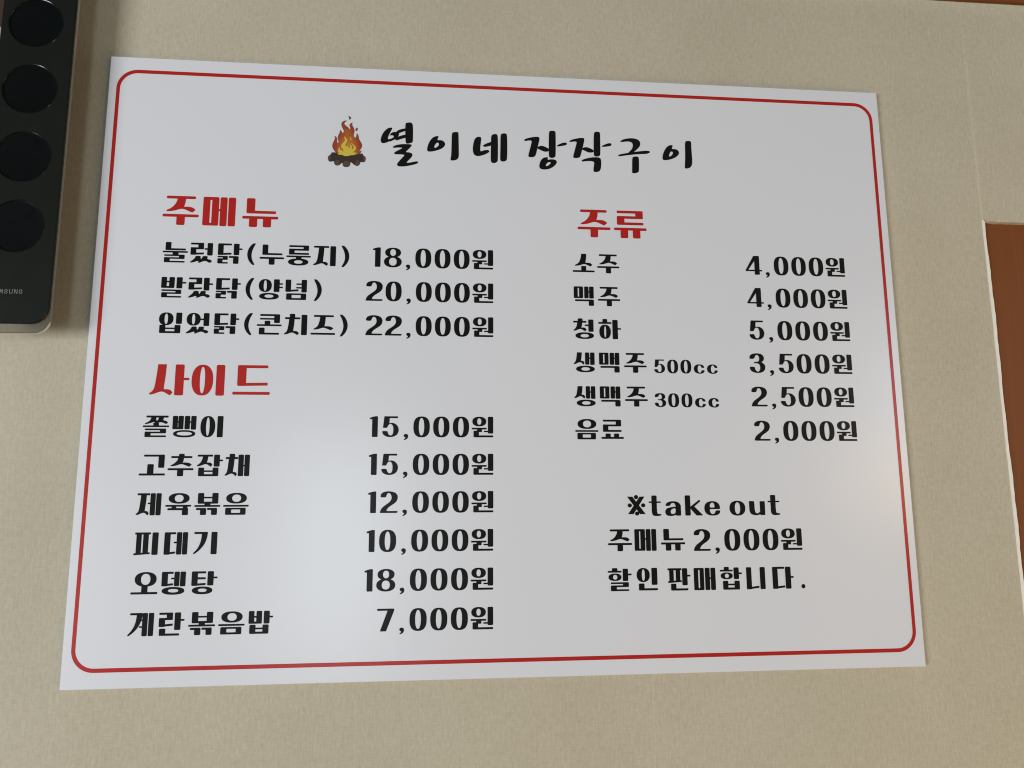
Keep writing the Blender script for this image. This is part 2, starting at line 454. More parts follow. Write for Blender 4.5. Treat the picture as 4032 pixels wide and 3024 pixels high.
# ------------------------------------------------------------------ traced outlines of the brush title and the campfire (mm)
TITLE = [
 ([(-122.3,235.6),(-123.5,236.4),(-126.2,235.9),(-128.9,233.9),(-131.4,230.7),(-133.1,227),(-134.1,222.7),(-133.7,220.3),(-132.3,218.9),(-129.6,219.2),(-126.4,220.6),(-122.3,222.7),(-123.7,224.4),(-126.3,223.3),(-126.9,224.3),(-126.1,227.5),(-124.3,231.6)], None),
 ([(-123.8,230.6),(-120.2,231.9),(-116,231.4),(-115.5,229),(-117.3,225.4),(-120.9,222.8),(-125.5,220.6),(-126.6,223.3),(-123.2,224.3),(-121,225.9),(-120.8,227.3),(-122.9,228.1),(-125.1,227.1)], None),
 ([(-118.8,231.8),(-116.5,233.9),(-111.9,235.6),(-108.8,236.2),(-108.7,233.4),(-112.3,232.1),(-115.5,230.5),(-117.4,229.9)], None),
 ([(-120.2,225.3),(-116.4,226.9),(-111.8,228.6),(-108.8,229.3),(-108.8,225.8),(-111.7,225),(-115.4,223.5),(-118.1,222.4),(-119.6,223.6)], None),
 ([(-109.4,241.4),(-108.1,242.3),(-103.7,242.9),(-102,240.7),(-101.7,235.5),(-101.6,227.6),(-101.7,221.6),(-102.9,220.6),(-107.5,219.2),(-108.7,220.3),(-109.3,225.3),(-109.5,235.2)], None),
 ([(-121.9,215.3),(-120.3,216.7),(-117.2,218),(-111.6,219),(-104.7,219.1),(-102.6,218.6),(-103.3,216.6),(-106.5,213),(-109.2,210.2),(-105.1,210.4),(-102.3,209.2),(-101.8,207.2),(-103.1,204.7),(-106.3,201.1),(-108.1,198.8),(-104.9,199.2),(-100.3,200.4),(-97.1,201),(-95.9,200.3),(-96.4,198.9),(-100.3,197.2),(-106.7,195.5),(-112.2,194.7),(-115.8,194.9),(-117.2,196.1),(-116.8,198.3),(-114.1,201.8),(-111,205.4),(-109.6,207.4),(-112.4,207.7),(-117.9,207.6),(-119.9,207.8),(-120.3,209.2),(-118.9,210.5),(-114.8,212.9),(-111.6,214.7),(-114.3,215.1),(-118.9,214.7),(-121.2,214.4)], None),
 ([(-75.4,228.9),(-77.5,229.2),(-81,227.9),(-83.8,224.7),(-86,220.5),(-87.3,215.1),(-87.1,212.6),(-85.5,211.7),(-81.5,212.2),(-76,213.9),(-71.6,216.1),(-69.2,219),(-69,221.5),(-70.4,223.7),(-73,224.9),(-75.6,224.7),(-77,224.8),(-76.5,226.5)], [(-77.6,222),(-75.7,221.7),(-75.2,219.7),(-76.5,217.7),(-78.8,216.1),(-80.2,216.5),(-79.6,219.1)]),
 ([(-62.4,232.8),(-60.7,234.1),(-56,234.5),(-55.5,233.1),(-55.3,222.6),(-55,210.6),(-55.3,206.4),(-57.3,204.1),(-60.5,203.2),(-63.3,203.2),(-63.5,204.8),(-62.8,208.3),(-62.5,219.3)], None),
 ([(-37.7,229.1),(-35.4,230.2),(-32.3,229.9),(-32.3,226.5),(-33,221.5),(-33.3,216.5),(-33,214),(-29.7,215.6),(-26,216.3),(-23.8,215.4),(-24.1,213.9),(-26.9,211.8),(-31.6,209.8),(-35.3,208.8),(-38.6,209.5),(-40.3,211.7),(-41,216.2),(-40.5,221.7),(-39.3,226.7)], None),
 ([(-30.9,220.8),(-27.8,222.7),(-24.1,224.4),(-21.7,225.2),(-21.7,221),(-25.9,219.8),(-29.2,219)], None),
 ([(-22.2,231.8),(-19.8,233.6),(-17,234),(-15.3,232.8),(-15.1,224.2),(-15.2,205.2),(-16.1,203.4),(-18.5,202),(-21.3,202.2),(-22.6,204),(-22.6,212.9),(-22.2,224)], None),
 ([(-12.5,233.2),(-10.8,234.7),(-7.5,235.2),(-5.8,233.9),(-5.5,224.7),(-5.7,207.6),(-6.7,205.1),(-9.5,203.9),(-12.3,204.6),(-13,206.3),(-12.6,219.3)], None),
 ([(11.7,228.4),(13.3,230),(19,231.9),(25.7,232.9),(27.6,232.3),(28.1,230.6),(27.1,226),(25.4,218.9),(24,212.8),(22.6,210.7),(19.3,209.8),(16.4,210.3),(16,211.5),(17.2,216.5),(19.1,223.7),(20.1,228.3),(16.6,228.2),(12.8,227.3)], None),
 ([(25.4,220.9),(28,222.8),(31.3,223),(34.7,221.6),(37.8,219.9),(37.8,217.6),(35.1,216.5),(32.2,216.7),(28.9,218.2),(26,219.4)], None),
 ([(37.8,238.6),(39.2,239.8),(42.1,240.1),(44.5,239.6),(44.9,236.9),(44.6,212.6),(43.6,210.8),(40.7,209.9),(38.3,210.4),(37.3,212.3),(37.5,226.5)], None),
 ([(45.7,223.3),(47.2,224.8),(51.5,227),(54.9,227.8),(56.4,227),(56.4,225.4),(54.8,224.4),(50.5,223.5),(47.1,222.7)], None),
 ([(36.9,210.5),(34.5,210.8),(31.2,209.6),(28.7,206.5),(27.3,201.9),(27.5,198.7),(29.6,197.2),(33.4,197),(38.2,198.1),(42.5,200.7),(45.2,204.1),(45.7,206.1),(44.5,208.1),(41.6,208.7),(38.3,208.4),(36.4,207.8),(35.9,208.8)], [(35.4,204.2),(37.3,205.5),(39.5,205.1),(38.7,203.4),(36.3,201.3),(34.2,200.6),(34.2,202.4)]),
 ([(58.8,228.7),(60.2,230.5),(66.1,232.5),(72.4,233.6),(74.6,233.3),(74.8,231.1),(73.9,226.5),(72.1,219.8),(70.5,213.2),(69,211.4),(65.6,210.7),(62.9,211.2),(62.7,212.3),(64,217.4),(65.9,224.6),(67.1,229),(63.6,229),(60.2,228.3)], None),
 ([(72.1,221.6),(74.6,223.3),(77.9,223.4),(81.3,222.2),(84.6,220.3),(84.4,218.3),(81.7,217.4),(78.3,217.7),(75,219.4),(72.6,220.3)], None),
 ([(84.8,239.1),(86.6,240.8),(89,241.2),(91.4,240.5),(91.7,237.9),(91.5,216),(90.6,214.3),(87.9,213.3),(85.4,213.7),(84.3,215.2)], None),
 ([(92.8,224.7),(94.5,226.3),(98.9,228.3),(102,229),(103.5,228.2),(103.4,226.6),(101.7,225.5),(97.3,224.7),(93.9,224.3)], None),
 ([(71.3,208.2),(72.8,209.7),(79.1,211.8),(85.9,212.8),(90.7,212.5),(92.1,210),(92.1,204.4),(91.2,198.9),(89.4,197.1),(86.5,196.2),(84.1,196.6),(83.6,198.6),(84.5,204.1),(84.8,207.7),(80,208.4),(74.2,207.6),(72.1,207.2)], None),
 ([(112.8,231.2),(114.6,233),(119.6,234.8),(125.4,235.5),(130.8,234.7),(133.7,232.3),(134.2,229),(133,225.9),(129.9,222.7),(126.9,219.7),(120,218.2),(124.6,222.5),(126.1,226.1),(126,229.2),(124.3,231.1),(120.4,231.6),(115,230.6),(113.4,230.6)], None),
 ([(110.2,215.8),(112.7,217.2),(120,218.7),(129.9,220.6),(137.7,221.8),(142.7,222.1),(144.6,220.9),(143.1,219.4),(139.6,218.3),(132.7,218),(123.9,216.8),(116.1,215.5),(111.6,214.6),(110.4,214.8)], None),
 ([(125,212.8),(125.8,214.7),(129.2,215.4),(131.6,214.9),(132.2,212.6),(131.9,199.9),(131.1,197.9),(128.1,196.6),(124.7,196.6),(124.4,197.6),(124.7,204.7)], None),
 ([(169,229.1),(167.1,229.6),(164.1,228.7),(161,225.5),(158.6,220.8),(157.2,215.6),(157.5,212.9),(159.5,212.1),(164.4,212.9),(170.4,215.1),(174.5,218.4),(175.5,221),(174.7,223.5),(172.3,225.1),(168.9,225),(167.6,225.8),(168.5,227.3)], [(166.3,222.1),(168.2,222.2),(169,220.7),(167.6,218.1),(165.1,216.4),(164.3,216.9),(165,219.5)]),
 ([(182.1,233.6),(184.1,234.9),(188.9,234.9),(188.9,230.8),(189,221.5),(189.4,213.3),(188.9,208.2),(186.8,205.1),(183.3,203.8),(181.1,204),(180.9,205.8),(181.9,217.1)], None),
]
FIRE = {
 'flame': [(-176.5,206.1),(-178.8,208),(-180.8,210.8),(-181.8,213.6),(-181.5,216.5),(-180.3,219.4),(-179.4,221.5),(-179.2,223.1),(-180.1,225.1),(-178.5,224.2),(-177.3,222.8),(-177.1,221.2),(-177.4,219.1),(-177,217.7),(-176.1,217.3),(-175.6,218.4),(-176.1,220.4),(-176.6,223.2),(-176.3,225.3),(-175,228.2),(-174.5,229.9),(-174.9,231.5),(-173.6,230.8),(-172.4,229.2),(-172.3,227.9),(-171.1,228.8),(-170.6,230.5),(-171.6,232.5),(-172.8,234.9),(-173.5,237.4),(-173.1,239.5),(-171.4,241.2),(-169.5,241.9),(-167.7,241.9),(-168.8,241),(-170.2,239.6),(-170.6,238.3),(-169.4,236.7),(-167.1,235),(-165.7,233.4),(-164.9,232.2),(-164.3,233.2),(-164.8,235.3),(-165.4,236.9),(-165,238.2),(-163.8,239.3),(-162.2,240.2),(-162.7,238.3),(-162.4,236.6),(-161,234.2),(-160.1,231.4),(-160.3,228.9),(-161,226.8),(-160.7,225.2),(-159.4,223.6),(-158.4,224.4),(-158.1,226.1),(-158,228.8),(-156.6,227.4),(-155.9,225.4),(-155.7,222.9),(-154.1,220.1),(-152.6,217.7),(-152.1,215.7),(-152.7,213.2),(-154.3,210.4),(-155.2,209.4),(-153.9,209.6),(-152.6,210.7),(-152.9,208.7),(-154.2,206.6),(-156.1,205.7),(-166.6,204)],
 'core': [(-176.3,206.3),(-174.4,206.6),(-175.8,207.7),(-176.2,209.3),(-175.7,211),(-174.6,213.5),(-174.2,211.5),(-174.3,209.4),(-173.6,209.7),(-172.6,210.5),(-172.2,209.5),(-171.3,208.7),(-170.2,209.2),(-171.2,211.2),(-172.7,212.8),(-173.1,214.4),(-172.4,216.4),(-170.8,218.2),(-169.7,219.8),(-169.2,221.5),(-170.4,223.1),(-169.5,225.4),(-169,223.4),(-167.5,222),(-166.9,220.2),(-167.6,218.3),(-168.7,216.6),(-169,215),(-168.4,214.2),(-165.6,214.3),(-165.5,212.2),(-164.6,212.5),(-164,213.9),(-164.7,216.2),(-163.1,215.8),(-162.2,214.2),(-162.5,211.1),(-161.1,211.6),(-160.4,213.3),(-160.9,214.9),(-162.6,216.5),(-163,218.5),(-161.3,216.5),(-159.1,215),(-158,212.5),(-158.8,210.5),(-160.7,208.8),(-161,207.5),(-157.6,208.1),(-158,206.4),(-159.8,205.1),(-163.2,204.8),(-166.6,203.6),(-169.6,203.7),(-171.9,205),(-174.6,204.7),(-176.1,205.7)],
 'spark1': [(-167,247.4),(-165.1,246.4),(-163.6,245.1),(-164.3,243.6),(-165.8,242.7),(-165.9,244.3),(-166.4,246)],
 'spark2': [(-157,235),(-157.1,233.1),(-157.5,230.7),(-158.8,231.2),(-159.5,232.4),(-158.9,233.9)],
 'glint1': [(-164.5,224.8),(-163.3,223),(-162.8,220.5),(-163.9,221.1),(-164.3,222.5)],
 'glint2': [(-165.1,218),(-166.2,216.9),(-166.7,215.9),(-166.4,215.3),(-165.9,216.3)],
 'logs': [(-183,204.6),(-182.3,206.8),(-181,207.3),(-177.3,207.1),(-171.9,205.2),(-166.6,203.8),(-162.1,205.2),(-156.1,205.9),(-152.7,207.2),(-151.4,206.9),(-150.8,204.9),(-149.2,204.3),(-148.2,202.3),(-148.5,199.4),(-150,197.7),(-151.7,197.9),(-153.6,198.2),(-153.9,195.6),(-155.4,193.9),(-157.3,193.5),(-159.6,194.7),(-163.4,198),(-163.4,194.8),(-164.8,192.5),(-167.2,191.9),(-169.7,192.3),(-171.1,194.3),(-171.3,197.1),(-173.5,194.4),(-175.7,193.1),(-178,193.6),(-179.3,195.4),(-179.3,197.8),(-181.5,197.5),(-183.4,197),(-185.1,198),(-185.7,200.8),(-185.1,203.5)],
}
LOG_ENDS = [(-183.8, 200.5, 1.2, 2.7), (-176.2, 196.5, 2.2, 2.9), (-167.3, 195.4, 3.3, 3.1), (-156.4, 196.9, 2.2, 2.9), (-149.8, 201.4, 1.3, 2.9)]

# ------------------------------------------------------------------ the lettering: heavy uprights, thin bars
# A glyph is drawn in a cell 100 high (y down) and about 119 wide; a list of outlines, each with optional holes.
T = 9.6
class G:
    def __init__(s): s.p = []
    def add(s, pts, hole=None): s.p.append((pts, hole)); return s
    def v(s, x0, x1, y0=0, y1=100, r=5): return s.add(fillet([(x0, y0), (x1, y0), (x1, y1), (x0, y1)], r))
    def h(s, x0, x1, yc, t=T): return s.add(fillet([(x0, yc - t / 2), (x1, yc - t / 2), (x1, yc + t / 2), (x0, yc + t / 2)], t * .42))
    def o(s, x0, y0, x1, y1, a, b, c, d, e=2.25): return s.add(sellipse(x0, y0, x1, y1, e), sellipse(a, b, c, d, 2.2))
    def poly(s, pts, it=2): return s.add(chaikin(pts, it))
    # consonants
    def n(s, x0, x1, y0, y1, th=27, rise=0):
        s.v(x0, x0 + th, y0, y1)
        return s.add(fillet([(x0 + 8, y1 - T), (x1, y1 - T - rise), (x1, y1 - rise), (x0 + 8, y1)], 3.4))
    def d(s, x0, x1, y0, y1, th=27, rise=0, mid=None):
        s.h(x0 + 3, x1, y0 + T / 2)
        if mid: s.h(x0 + 8, x1 - 1, mid)
        return s.n(x0, x1, y0, y1, th, rise)
    def g(s, x0, x1, y0, y1, th=27): return s.h(x0, x1 - 3, y0 + T / 2).v(x1 - th, x1, y0, y1)
    def r(s, x0, x1, y0, y1, th=27, f=.5, rise=0):
        t = min(T, (y1 - y0) * .2); ym = y0 + (y1 - y0) * f
        s.h(x0, x1 - 3, y0 + t / 2, t).v(x1 - th, x1, y0, ym + t / 2, 4).h(x0 + 3, x1 - 3, ym, t)
        s.v(x0, x0 + th, ym - t / 2, y1, 4)
        return s.add(fillet([(x0 + 8, y1 - t), (x1 + 1, y1 - t - rise), (x1 + 1, y1 - rise), (x0 + 8, y1)], 3))
    def m(s, x0, x1, y0, y1, hx0, hx1, hy0, hy1):
        return s.add(fillet([(x0, y0), (x1, y0), (x1, y1), (x0, y1)], 5), fillet([(hx0, hy0), (hx1, hy0), (hx1, hy1), (hx0, hy1)], 3))
    def b(s, x0, x1, y0, y1, th=27, m=None):
        m = m if m is not None else y0 + (y1 - y0) * .42
        return s.v(x0, x0 + th, y0, y1).v(x1 - th, x1, y0, y1).h(x0 + 8, x1 - 8, m, 7.5).h(x0 + 4, x1 - 4, y1 - T / 2)
    def s_(s, x0, x1, yt, yb, a, c):
        k = yb - yt; f = min(1.0, k / 40.0); nx = c - 6
        return s.poly([(a, yt), (a, yt + .1), (a - 2, yt + .28 * k), (a - (a - x0) * .32, yb - 21 * f), (a - (a - x0) * .7, yb - 11 * f),
                       (x0 + 1, yb - 7 * f), (x0, yb - 4 * f), (x0 + 3, yb - 1.5 * f), (x0 + (a - x0) * .7, yb - 4 * f), ((a + c) / 2 - 5, yb - 11 * f), ((a + c) / 2 + 6, yb - 12 * f),
                       (nx + (x1 - nx) * .35, yb - 6 * f), (x1 - (x1 - nx) * .3, yb), (x1 - (x1 - nx) * .26, yb + .1), (x1, yb - 9 * f), (x1, yb - 9.5 * f), (x1 - (x1 - nx) * .3, yb - 19 * f), (nx + 4, yb - 20 * f),
                       (nx, yb - 18.5 * f), (c - 1.5, yt + .4 * k), (c, yt + .1), (c, yt)])
    def j(s, x0, x1, yt, yb, a, c, bx0=None, bx1=None): return s.h(bx0 if bx0 is not None else x0 + 1, bx1 if bx1 is not None else x1, yt + T / 2).s_(x0, x1, yt + 5, yb, a, c)
    def ch(s, x0, x1, yt, yb, a, c, yb0, bx0=None, bx1=None):
        s.v(a + 2, c + 2, yt, yb0 + 6).h(bx0 if bx0 is not None else x0, bx1 if bx1 is not None else x1, yb0)
        return s.s_(x0, x1, yb0, yb, a, c)
    def ss(s, x0, x1, y0, y1):
        w = x1 - x0
        return (s.poly([(x0 + w * .24, y0), (x0 + w * .47, y0), (x0 + w * .46, y0 + 8), (x0 + w * .5, y0 + 20), (x0 + w * .4, y1 - 6), (x0 + w * .34, y1 - 11), (x0 + w * .2, y1 - 4), (x0 + 1, y1), (x0, y1 - 5), (x0 + w * .15, y0 + 18), (x0 + w * .23, y0 + 8)])
                 .poly([(x0 + w * .56, y0), (x0 + w * .79, y0), (x0 + w * .78, y0 + 9), (x0 + w * .76, y0 + 15), (x0 + w * .92, y0 + 17), (x1, y1 - 9), (x0 + w * .88, y1), (x0 + w * .74, y1 - 10), (x0 + w * .6, y1 - 10), (x0 + w * .42, y1), (x0 + w * .34, y1 - 3), (x0 + w * .48, y0 + 18), (x0 + w * .55, y0 + 8)]))
    def hi(s, x0, x1, cx, yo, yo1, hole, tick=-2, bar=16):
        return s.v(cx - 12.5, cx + 12.5, tick, bar, 5).h(x0, x1, bar).o(cx - 30, yo, cx + 30, yo1, *hole)
    # vowels
    def a(s, x0, x1, y0, y1, tip, ty): return s.v(x0, x1, y0, y1).h(x1 - 6, tip, ty, 8)
    def e(s, x0, x1, y0, y1, tip, ty): return s.v(x0, x1, y0, y1).h(tip, x0 + 6, ty, 8)

def GL():
    g = {}
    g['주'] = G().j(11, 106, 0, 56, 46, 73, 10, 105).h(0, 117, 67.5).v(45.5, 72.5, 68, 100)
    g['메'] = G().m(0, 52, 0, 99, 23, 29, 10, 90).h(48, 62, 45, 7).v(56, 79).v(83, 107)
    g['매'] = G().m(0, 50, 0, 100, 22, 29, 9, 91).v(55, 79).h(74, 88, 47, 7).v(83, 107)
    g['뉴'] = G().n(13, 111, 0, 53, 28).h(0, 119, 67).v(23, 50, 68, 100).v(69, 96, 68, 100)
    g['류'] = G().r(11, 105, 0, 52, 27, .47).h(0, 117, 67).v(23, 50, 68, 100).v(67, 94, 68, 100)
    g['눌'] = G().n(12, 109, 0, 40).h(0, 119, 47.5, 8.5).v(47, 75, 49, 63).r(8, 105, 61, 100, 27, .45)
    g['렀'] = G().r(2, 65, 0, 60, 27, .46, 3).e(82, 108, 0, 62, 68, 30).ss(2, 108, 65, 100)
    g['랐'] = G().r(2, 65, 0, 60, 27, .46, 3).a(74, 101, 0, 63, 118, 31).ss(2, 108, 65, 100)
    g['닭'] = G().d(3, 69, 0, 58, 27, 3).a(79, 106, 0, 57, 121, 27).r(3, 52, 62, 100, 24, .42).g(57, 104, 62, 100, 26)
    g['('] = G().poly([(47, -4), (55, -4), (54, 0), (42, 22), (35, 50), (39, 78), (53, 101), (50, 104), (42, 104), (22, 82), (13, 50), (22, 18), (40, -3)], 2)
    g[')'] = G().poly([(9, -4), (1, -4), (2, 0), (14, 22), (21, 50), (17, 78), (3, 101), (6, 104), (14, 104), (34, 82), (43, 50), (34, 18), (16, -3)], 2)
    g['누'] = G().n(12, 110, 0, 52, 28).h(0, 119, 67).v(45, 73, 68, 100)
    g['룽'] = G().r(12, 109, 0, 47, 27, .47).h(0, 119, 56, 8.5).v(47, 74, 57, 70).o(9, 66, 108, 101, 38, 75, 80, 92)
    g['지'] = G().j(2, 76, 0, 99, 29, 55, 4, 79).v(85, 113)
    g['발'] = G().b(2, 65, 0, 54, 26).a(74, 102, 0, 55, 120, 27).r(5, 98, 61, 100, 27, .45)
    g['양'] = G().o(2, 0, 65, 64, 26, 6, 41, 58).v(75, 103, 0, 63).h(97, 119, 23, 7.5).h(97, 119, 40, 7.5).o(6, 68, 101, 101, 32, 76, 75, 92)
    g['념'] = G().n(2, 66, 0, 61, 27, 4).v(80, 106, 0, 63).h(54, 86, 22, 7.5).h(54, 86, 40, 7.5).m(7, 104, 68, 100, 33, 78, 76, 91)
    g['입'] = G().o(2, 0, 70, 62, 28, 6, 44, 56).v(82, 110, 0, 55).b(6, 105, 60, 100, 28)
    g['었'] = G().o(2, 0, 68, 62, 27, 6, 42, 56).e(82, 109, 0, 63, 64, 31).ss(1, 109, 66, 101)
    g['콘'] = G().h(14, 107, 4.5).v(82, 110, 0, 43).h(14, 88, 23, 8).v(37, 64, 32, 54).h(0, 119, 54, 8.5).n(11, 108, 66, 100)
    g['치'] = G().ch(1, 74, -4, 100, 25, 51, 18, 4, 78).v(84, 112)
    g['즈'] = G().j(13, 110, 0, 74, 45, 72, 14, 111).h(0, 119, 92)
    g['사'] = G().s_(0, 73, 0, 100, 23, 50).a(78, 106, 0, 100, 123, 47)
    g['이'] = G().o(0, 0, 68, 100, 26, 7, 42, 93).v(77, 104)
    g['드'] = G().d(14, 111, 0, 68, 28, 2).h(0, 119, 91.5)
    g['쫄'] = (G().h(13, 114, 4).poly([(36, 5), (60, 5), (58, 14), (58, 20), (66, 26), (62, 33), (50, 29), (30, 36), (9, 41), (7, 36), (24, 28), (34, 18)])
               .poly([(70, 5), (95, 5), (92, 14), (88, 20), (104, 24), (114, 31), (105, 40), (92, 33), (78, 30), (62, 36), (46, 41), (44, 37), (58, 28), (68, 18)])
               .v(47, 72, 34, 50, 3).h(0, 119, 49.5, 8).r(10, 106, 60, 100, 27, .46))
    g['뱅'] = G().b(3, 53, 0, 63, 24, 29).v(58, 82, 0, 63).h(76, 92, 29, 7).v(87, 111, 0, 65).o(8, 67, 109, 101, 24, 75, 94, 92)
    g['고'] = G().g(19, 114, 0, 61, 28).v(37, 66, 44, 92).h(0, 119, 91.5)
    g['추'] = G().ch(12, 109, -4, 56, 46, 72, 11.5, 13, 110).h(0, 118, 67.5).v(44, 72, 68, 100)
    g['잡'] = G().j(2, 74, 0, 56, 29, 53, 4, 75).a(80, 107, 0, 56, 122, 27).b(10, 103, 60, 100, 27)
    g['채'] = G().ch(2, 59, -4, 100, 19, 45, 16, 4, 62).v(63, 88).h(84, 96, 51, 7).v(92, 116)
    g['제'] = G().j(0, 58, 0, 100, 20, 45, 3, 60).h(51, 68, 46, 7.5).v(62, 85).v(88, 111)
    g['육'] = G().o(13, 0, 107, 48, 40, 8, 80, 40).h(0, 116, 57.5, 8.5).v(28, 49, 58, 72, 2).v(79, 100, 58, 72, 2).g(10, 103, 68, 100, 27)
    g['볶'] = G().b(14, 107, 0, 49, 28, 21).v(45, 72, 46, 60, 2).h(0, 117, 59, 8.5).g(8, 54, 68, 100, 27).g(58, 103, 68, 100, 26)
    g['음'] = G().o(12, 0, 106, 49, 39, 8, 80, 41).h(0, 116, 59, 8.5).m(10, 103, 68, 100, 37, 78, 76, 91)
    g['피'] = G().h(2, 72, 4.5).v(9, 32, 3, 98, 3).v(39, 63, 3, 97, 3).add(fillet([(0, 92), (72, 88), (72, 96), (0, 101)], 3)).v(79, 106)
    g['데'] = G().d(2, 53, 0, 100, 27, 5).h(44, 62, 46, 7.5).v(57, 80).v(83, 106)
    g['기'] = G().h(3, 62, 4.5).poly([(36, 1), (64, 0), (64, 3), (61, 28), (51, 56), (32, 80), (8, 99), (2, 98), (3, 93), (18, 78), (30, 56), (36, 30), (37, 8)]).v(80, 107)
    g['오'] = G().o(15, 0, 110, 64, 42, 8, 83, 56).v(46, 73, 60, 93, 2).h(0, 117, 92.5)
    g['뎅'] = G().d(1, 52, 0, 64, 27, 4).h(42, 60, 30, 7.5).v(56, 79, 0, 64).v(82, 106, 0, 65).o(4, 67, 103, 101, 31, 76, 77, 91)
    g['탕'] = G().d(1, 64, 0, 64, 27, 3, 31).a(71, 98, 0, 63, 115, 28).o(5, 67, 95, 101, 31, 76, 70, 91)
    g['계'] = G().h(7, 60, 4.5).poly([(36, 1), (62, 0), (62, 3), (58, 30), (46, 60), (26, 84), (4, 100), (0, 98), (1, 93), (15, 78), (27, 58), (34, 34), (36, 8)]).h(48, 66, 31, 7).h(48, 66, 60, 7).v(61, 84).v(88, 111)
    g['란'] = G().r(2, 62, 0, 62, 27, .45, 5).a(70, 97, 0, 76, 113, 33).n(5, 93, 69, 100)
    g['밥'] = G().b(2, 61, 0, 56, 25, 26).a(69, 95, 0, 56, 110, 26).b(7, 92, 60, 100, 27)
    g['소'] = G().s_(11, 104, 0, 66, 46, 73).v(45, 71, 64, 92, 4).h(0, 115, 91.5)
    g['맥'] = G().m(1, 50, 0, 61, 22, 29, 8, 53).v(56, 79, 0, 61).h(74, 88, 28, 7).v(82, 106, 0, 62).h(7, 100, 72).v(79, 106, 68, 100)
    g['청'] = G().ch(2, 70, -4, 62, 23, 48, 13.5, 1, 70).e(79, 106, 1, 64, 60, 31).o(12, 67, 107, 101, 38, 76, 81, 93)
    g['하'] = G().hi(1, 70, 35.5, 26, 99, (31, 34, 41, 91), -3, 17.5).a(74, 102, 1, 100, 119, 47)
    g['생'] = G().s_(0, 56, 0, 62, 18, 43).v(59, 81, 0, 62).h(77, 90, 29, 7).v(85, 108, 0, 63).o(12, 67, 108, 100, 39, 75, 83, 92)
    g['료'] = G().r(9, 101, 3, 63, 27, .47).v(21, 47, 71, 94, 4).v(64, 89, 71, 94, 4).h(0, 113, 92.5)
    g['할'] = G().v(20, 45, -1, 16, 4).h(0, 64, 15, 8).o(3, 23, 63, 56, 24, 29, 44, 50).a(69, 94, 2, 57, 110, 28).r(13, 96, 62, 101, 27, .45)
    g['인'] = G().o(2, 0, 63, 63, 26, 6, 40, 57).v(71, 98, 0, 76).n(11, 99, 69, 100, 26)
    g['판'] = G().h(1, 70, 4.5).v(9, 31, 3, 63, 3).v(41, 63, 3, 62, 3).add(fillet([(3, 57), (70, 54), (70, 62), (3, 66)], 3)).a(72, 98, 0, 77, 113, 34).n(16, 100, 69, 100, 26)
    g['합'] = G().v(20, 45, -3, 14, 4).h(0, 64, 14, 8).o(3, 22, 63, 53, 24, 28, 44, 47).a(68, 94, 0, 53, 109, 27).b(13, 96, 60, 100, 26)
    g['니'] = G().n(1, 64, 0, 100, 26, 6).v(69, 95)
    g['다'] = G().d(2, 64, 0, 100, 27, 6).a(67, 95, 0, 100, 109, 47)
    g['.'] = G().add(sellipse(0, 80, 20, 100, 2.0, 20))
    g['원'] = G().o(3, 0, 71, 47, 27, 8, 47, 39).h(0, 73, 58, 8.5).v(26, 50, 58, 75, 2).add(fillet([(9, 68), (40, 68), (40, 74), (35, 75), (35, 100), (9, 100)], 4)).h(59, 86, 72, 7).v(79, 105, 0, 82).h(14, 105, 95.5)
    # figures
    g['0'] = G().o(0, 0, 79, 101, 26, 8, 52, 92, 2.5)
    g['1'] = G().add(fillet([(0, 8), (18, 2), (27, 0), (39, 0), (39, 100), (12, 100), (12, 14), (2, 16)], 4))
    g['2'] = G().poly([(1, 24), (3, 13), (12, 4), (32, -1), (54, 0), (72, 6), (82, 18), (83, 32), (78, 46), (66, 57), (48, 68), (36, 78), (29, 91), (40, 91), (70, 91), (83, 91), (83, 100), (60, 100), (30, 100), (0, 100), (0, 96), (4, 83), (14, 71), (30, 60), (44, 50), (53, 38), (54, 23), (48, 10), (38, 7), (31, 13), (28, 26), (22, 28), (6, 28)])
    g['3'] = G().poly([(1, 24), (3, 13), (12, 4), (34, -1), (54, 0), (70, 6), (77, 18), (77, 30), (73, 38), (62, 45), (74, 51), (82, 62), (82, 76), (76, 89), (62, 98), (42, 101), (22, 98), (7, 90), (1, 78), (2, 69), (8, 68), (24, 68), (27, 72), (30, 85), (38, 93), (46, 93), (54, 84), (56, 68), (52, 57), (44, 51), (26, 50.5), (23, 46.5), (27, 43), (44, 43), (51, 37), (53, 24), (48, 11), (40, 7), (32, 12), (28, 24), (22, 28), (5, 29)])
    g['4'] = G().add(fillet([(45, 0), (60, 0), (58, 14), (14, 75), (14, 82), (0, 82), (0, 76)], 2)).v(48, 75, 0, 100).h(2, 88, 78, 8)
    g['5'] = G().add(fillet([(10, 0), (75, 0), (75, 9), (36, 9), (34, 36), (28, 46), (23, 56), (4, 56)], 3)).poly([(22, 56), (27, 45), (36, 37), (46, 38), (53, 50), (54, 66), (53, 82), (46, 92), (36, 92), (29, 84), (26, 73), (22, 71), (3, 71), (0, 75), (5, 88), (18, 97), (36, 101), (57, 98), (73, 88), (80, 70), (78, 53), (68, 39), (52, 31), (34, 33), (28, 38)])
    g['7'] = G().h(0, 74, 4.5).add(fillet([(50, 2), (78, 0), (78, 8), (42, 100), (14, 100)], 3))
    g['8'] = G().o(5, 0, 83, 50, 30, 8, 58, 42, 2.2).o(0, 44, 87, 101, 25, 52, 62, 92, 2.2)
    g[','] = G().poly([(0, 92), (4, 86), (12, 84), (20, 87), (23, 95), (20, 106), (12, 112), (2, 115), (1, 111), (8, 106), (10, 102), (3, 99)])
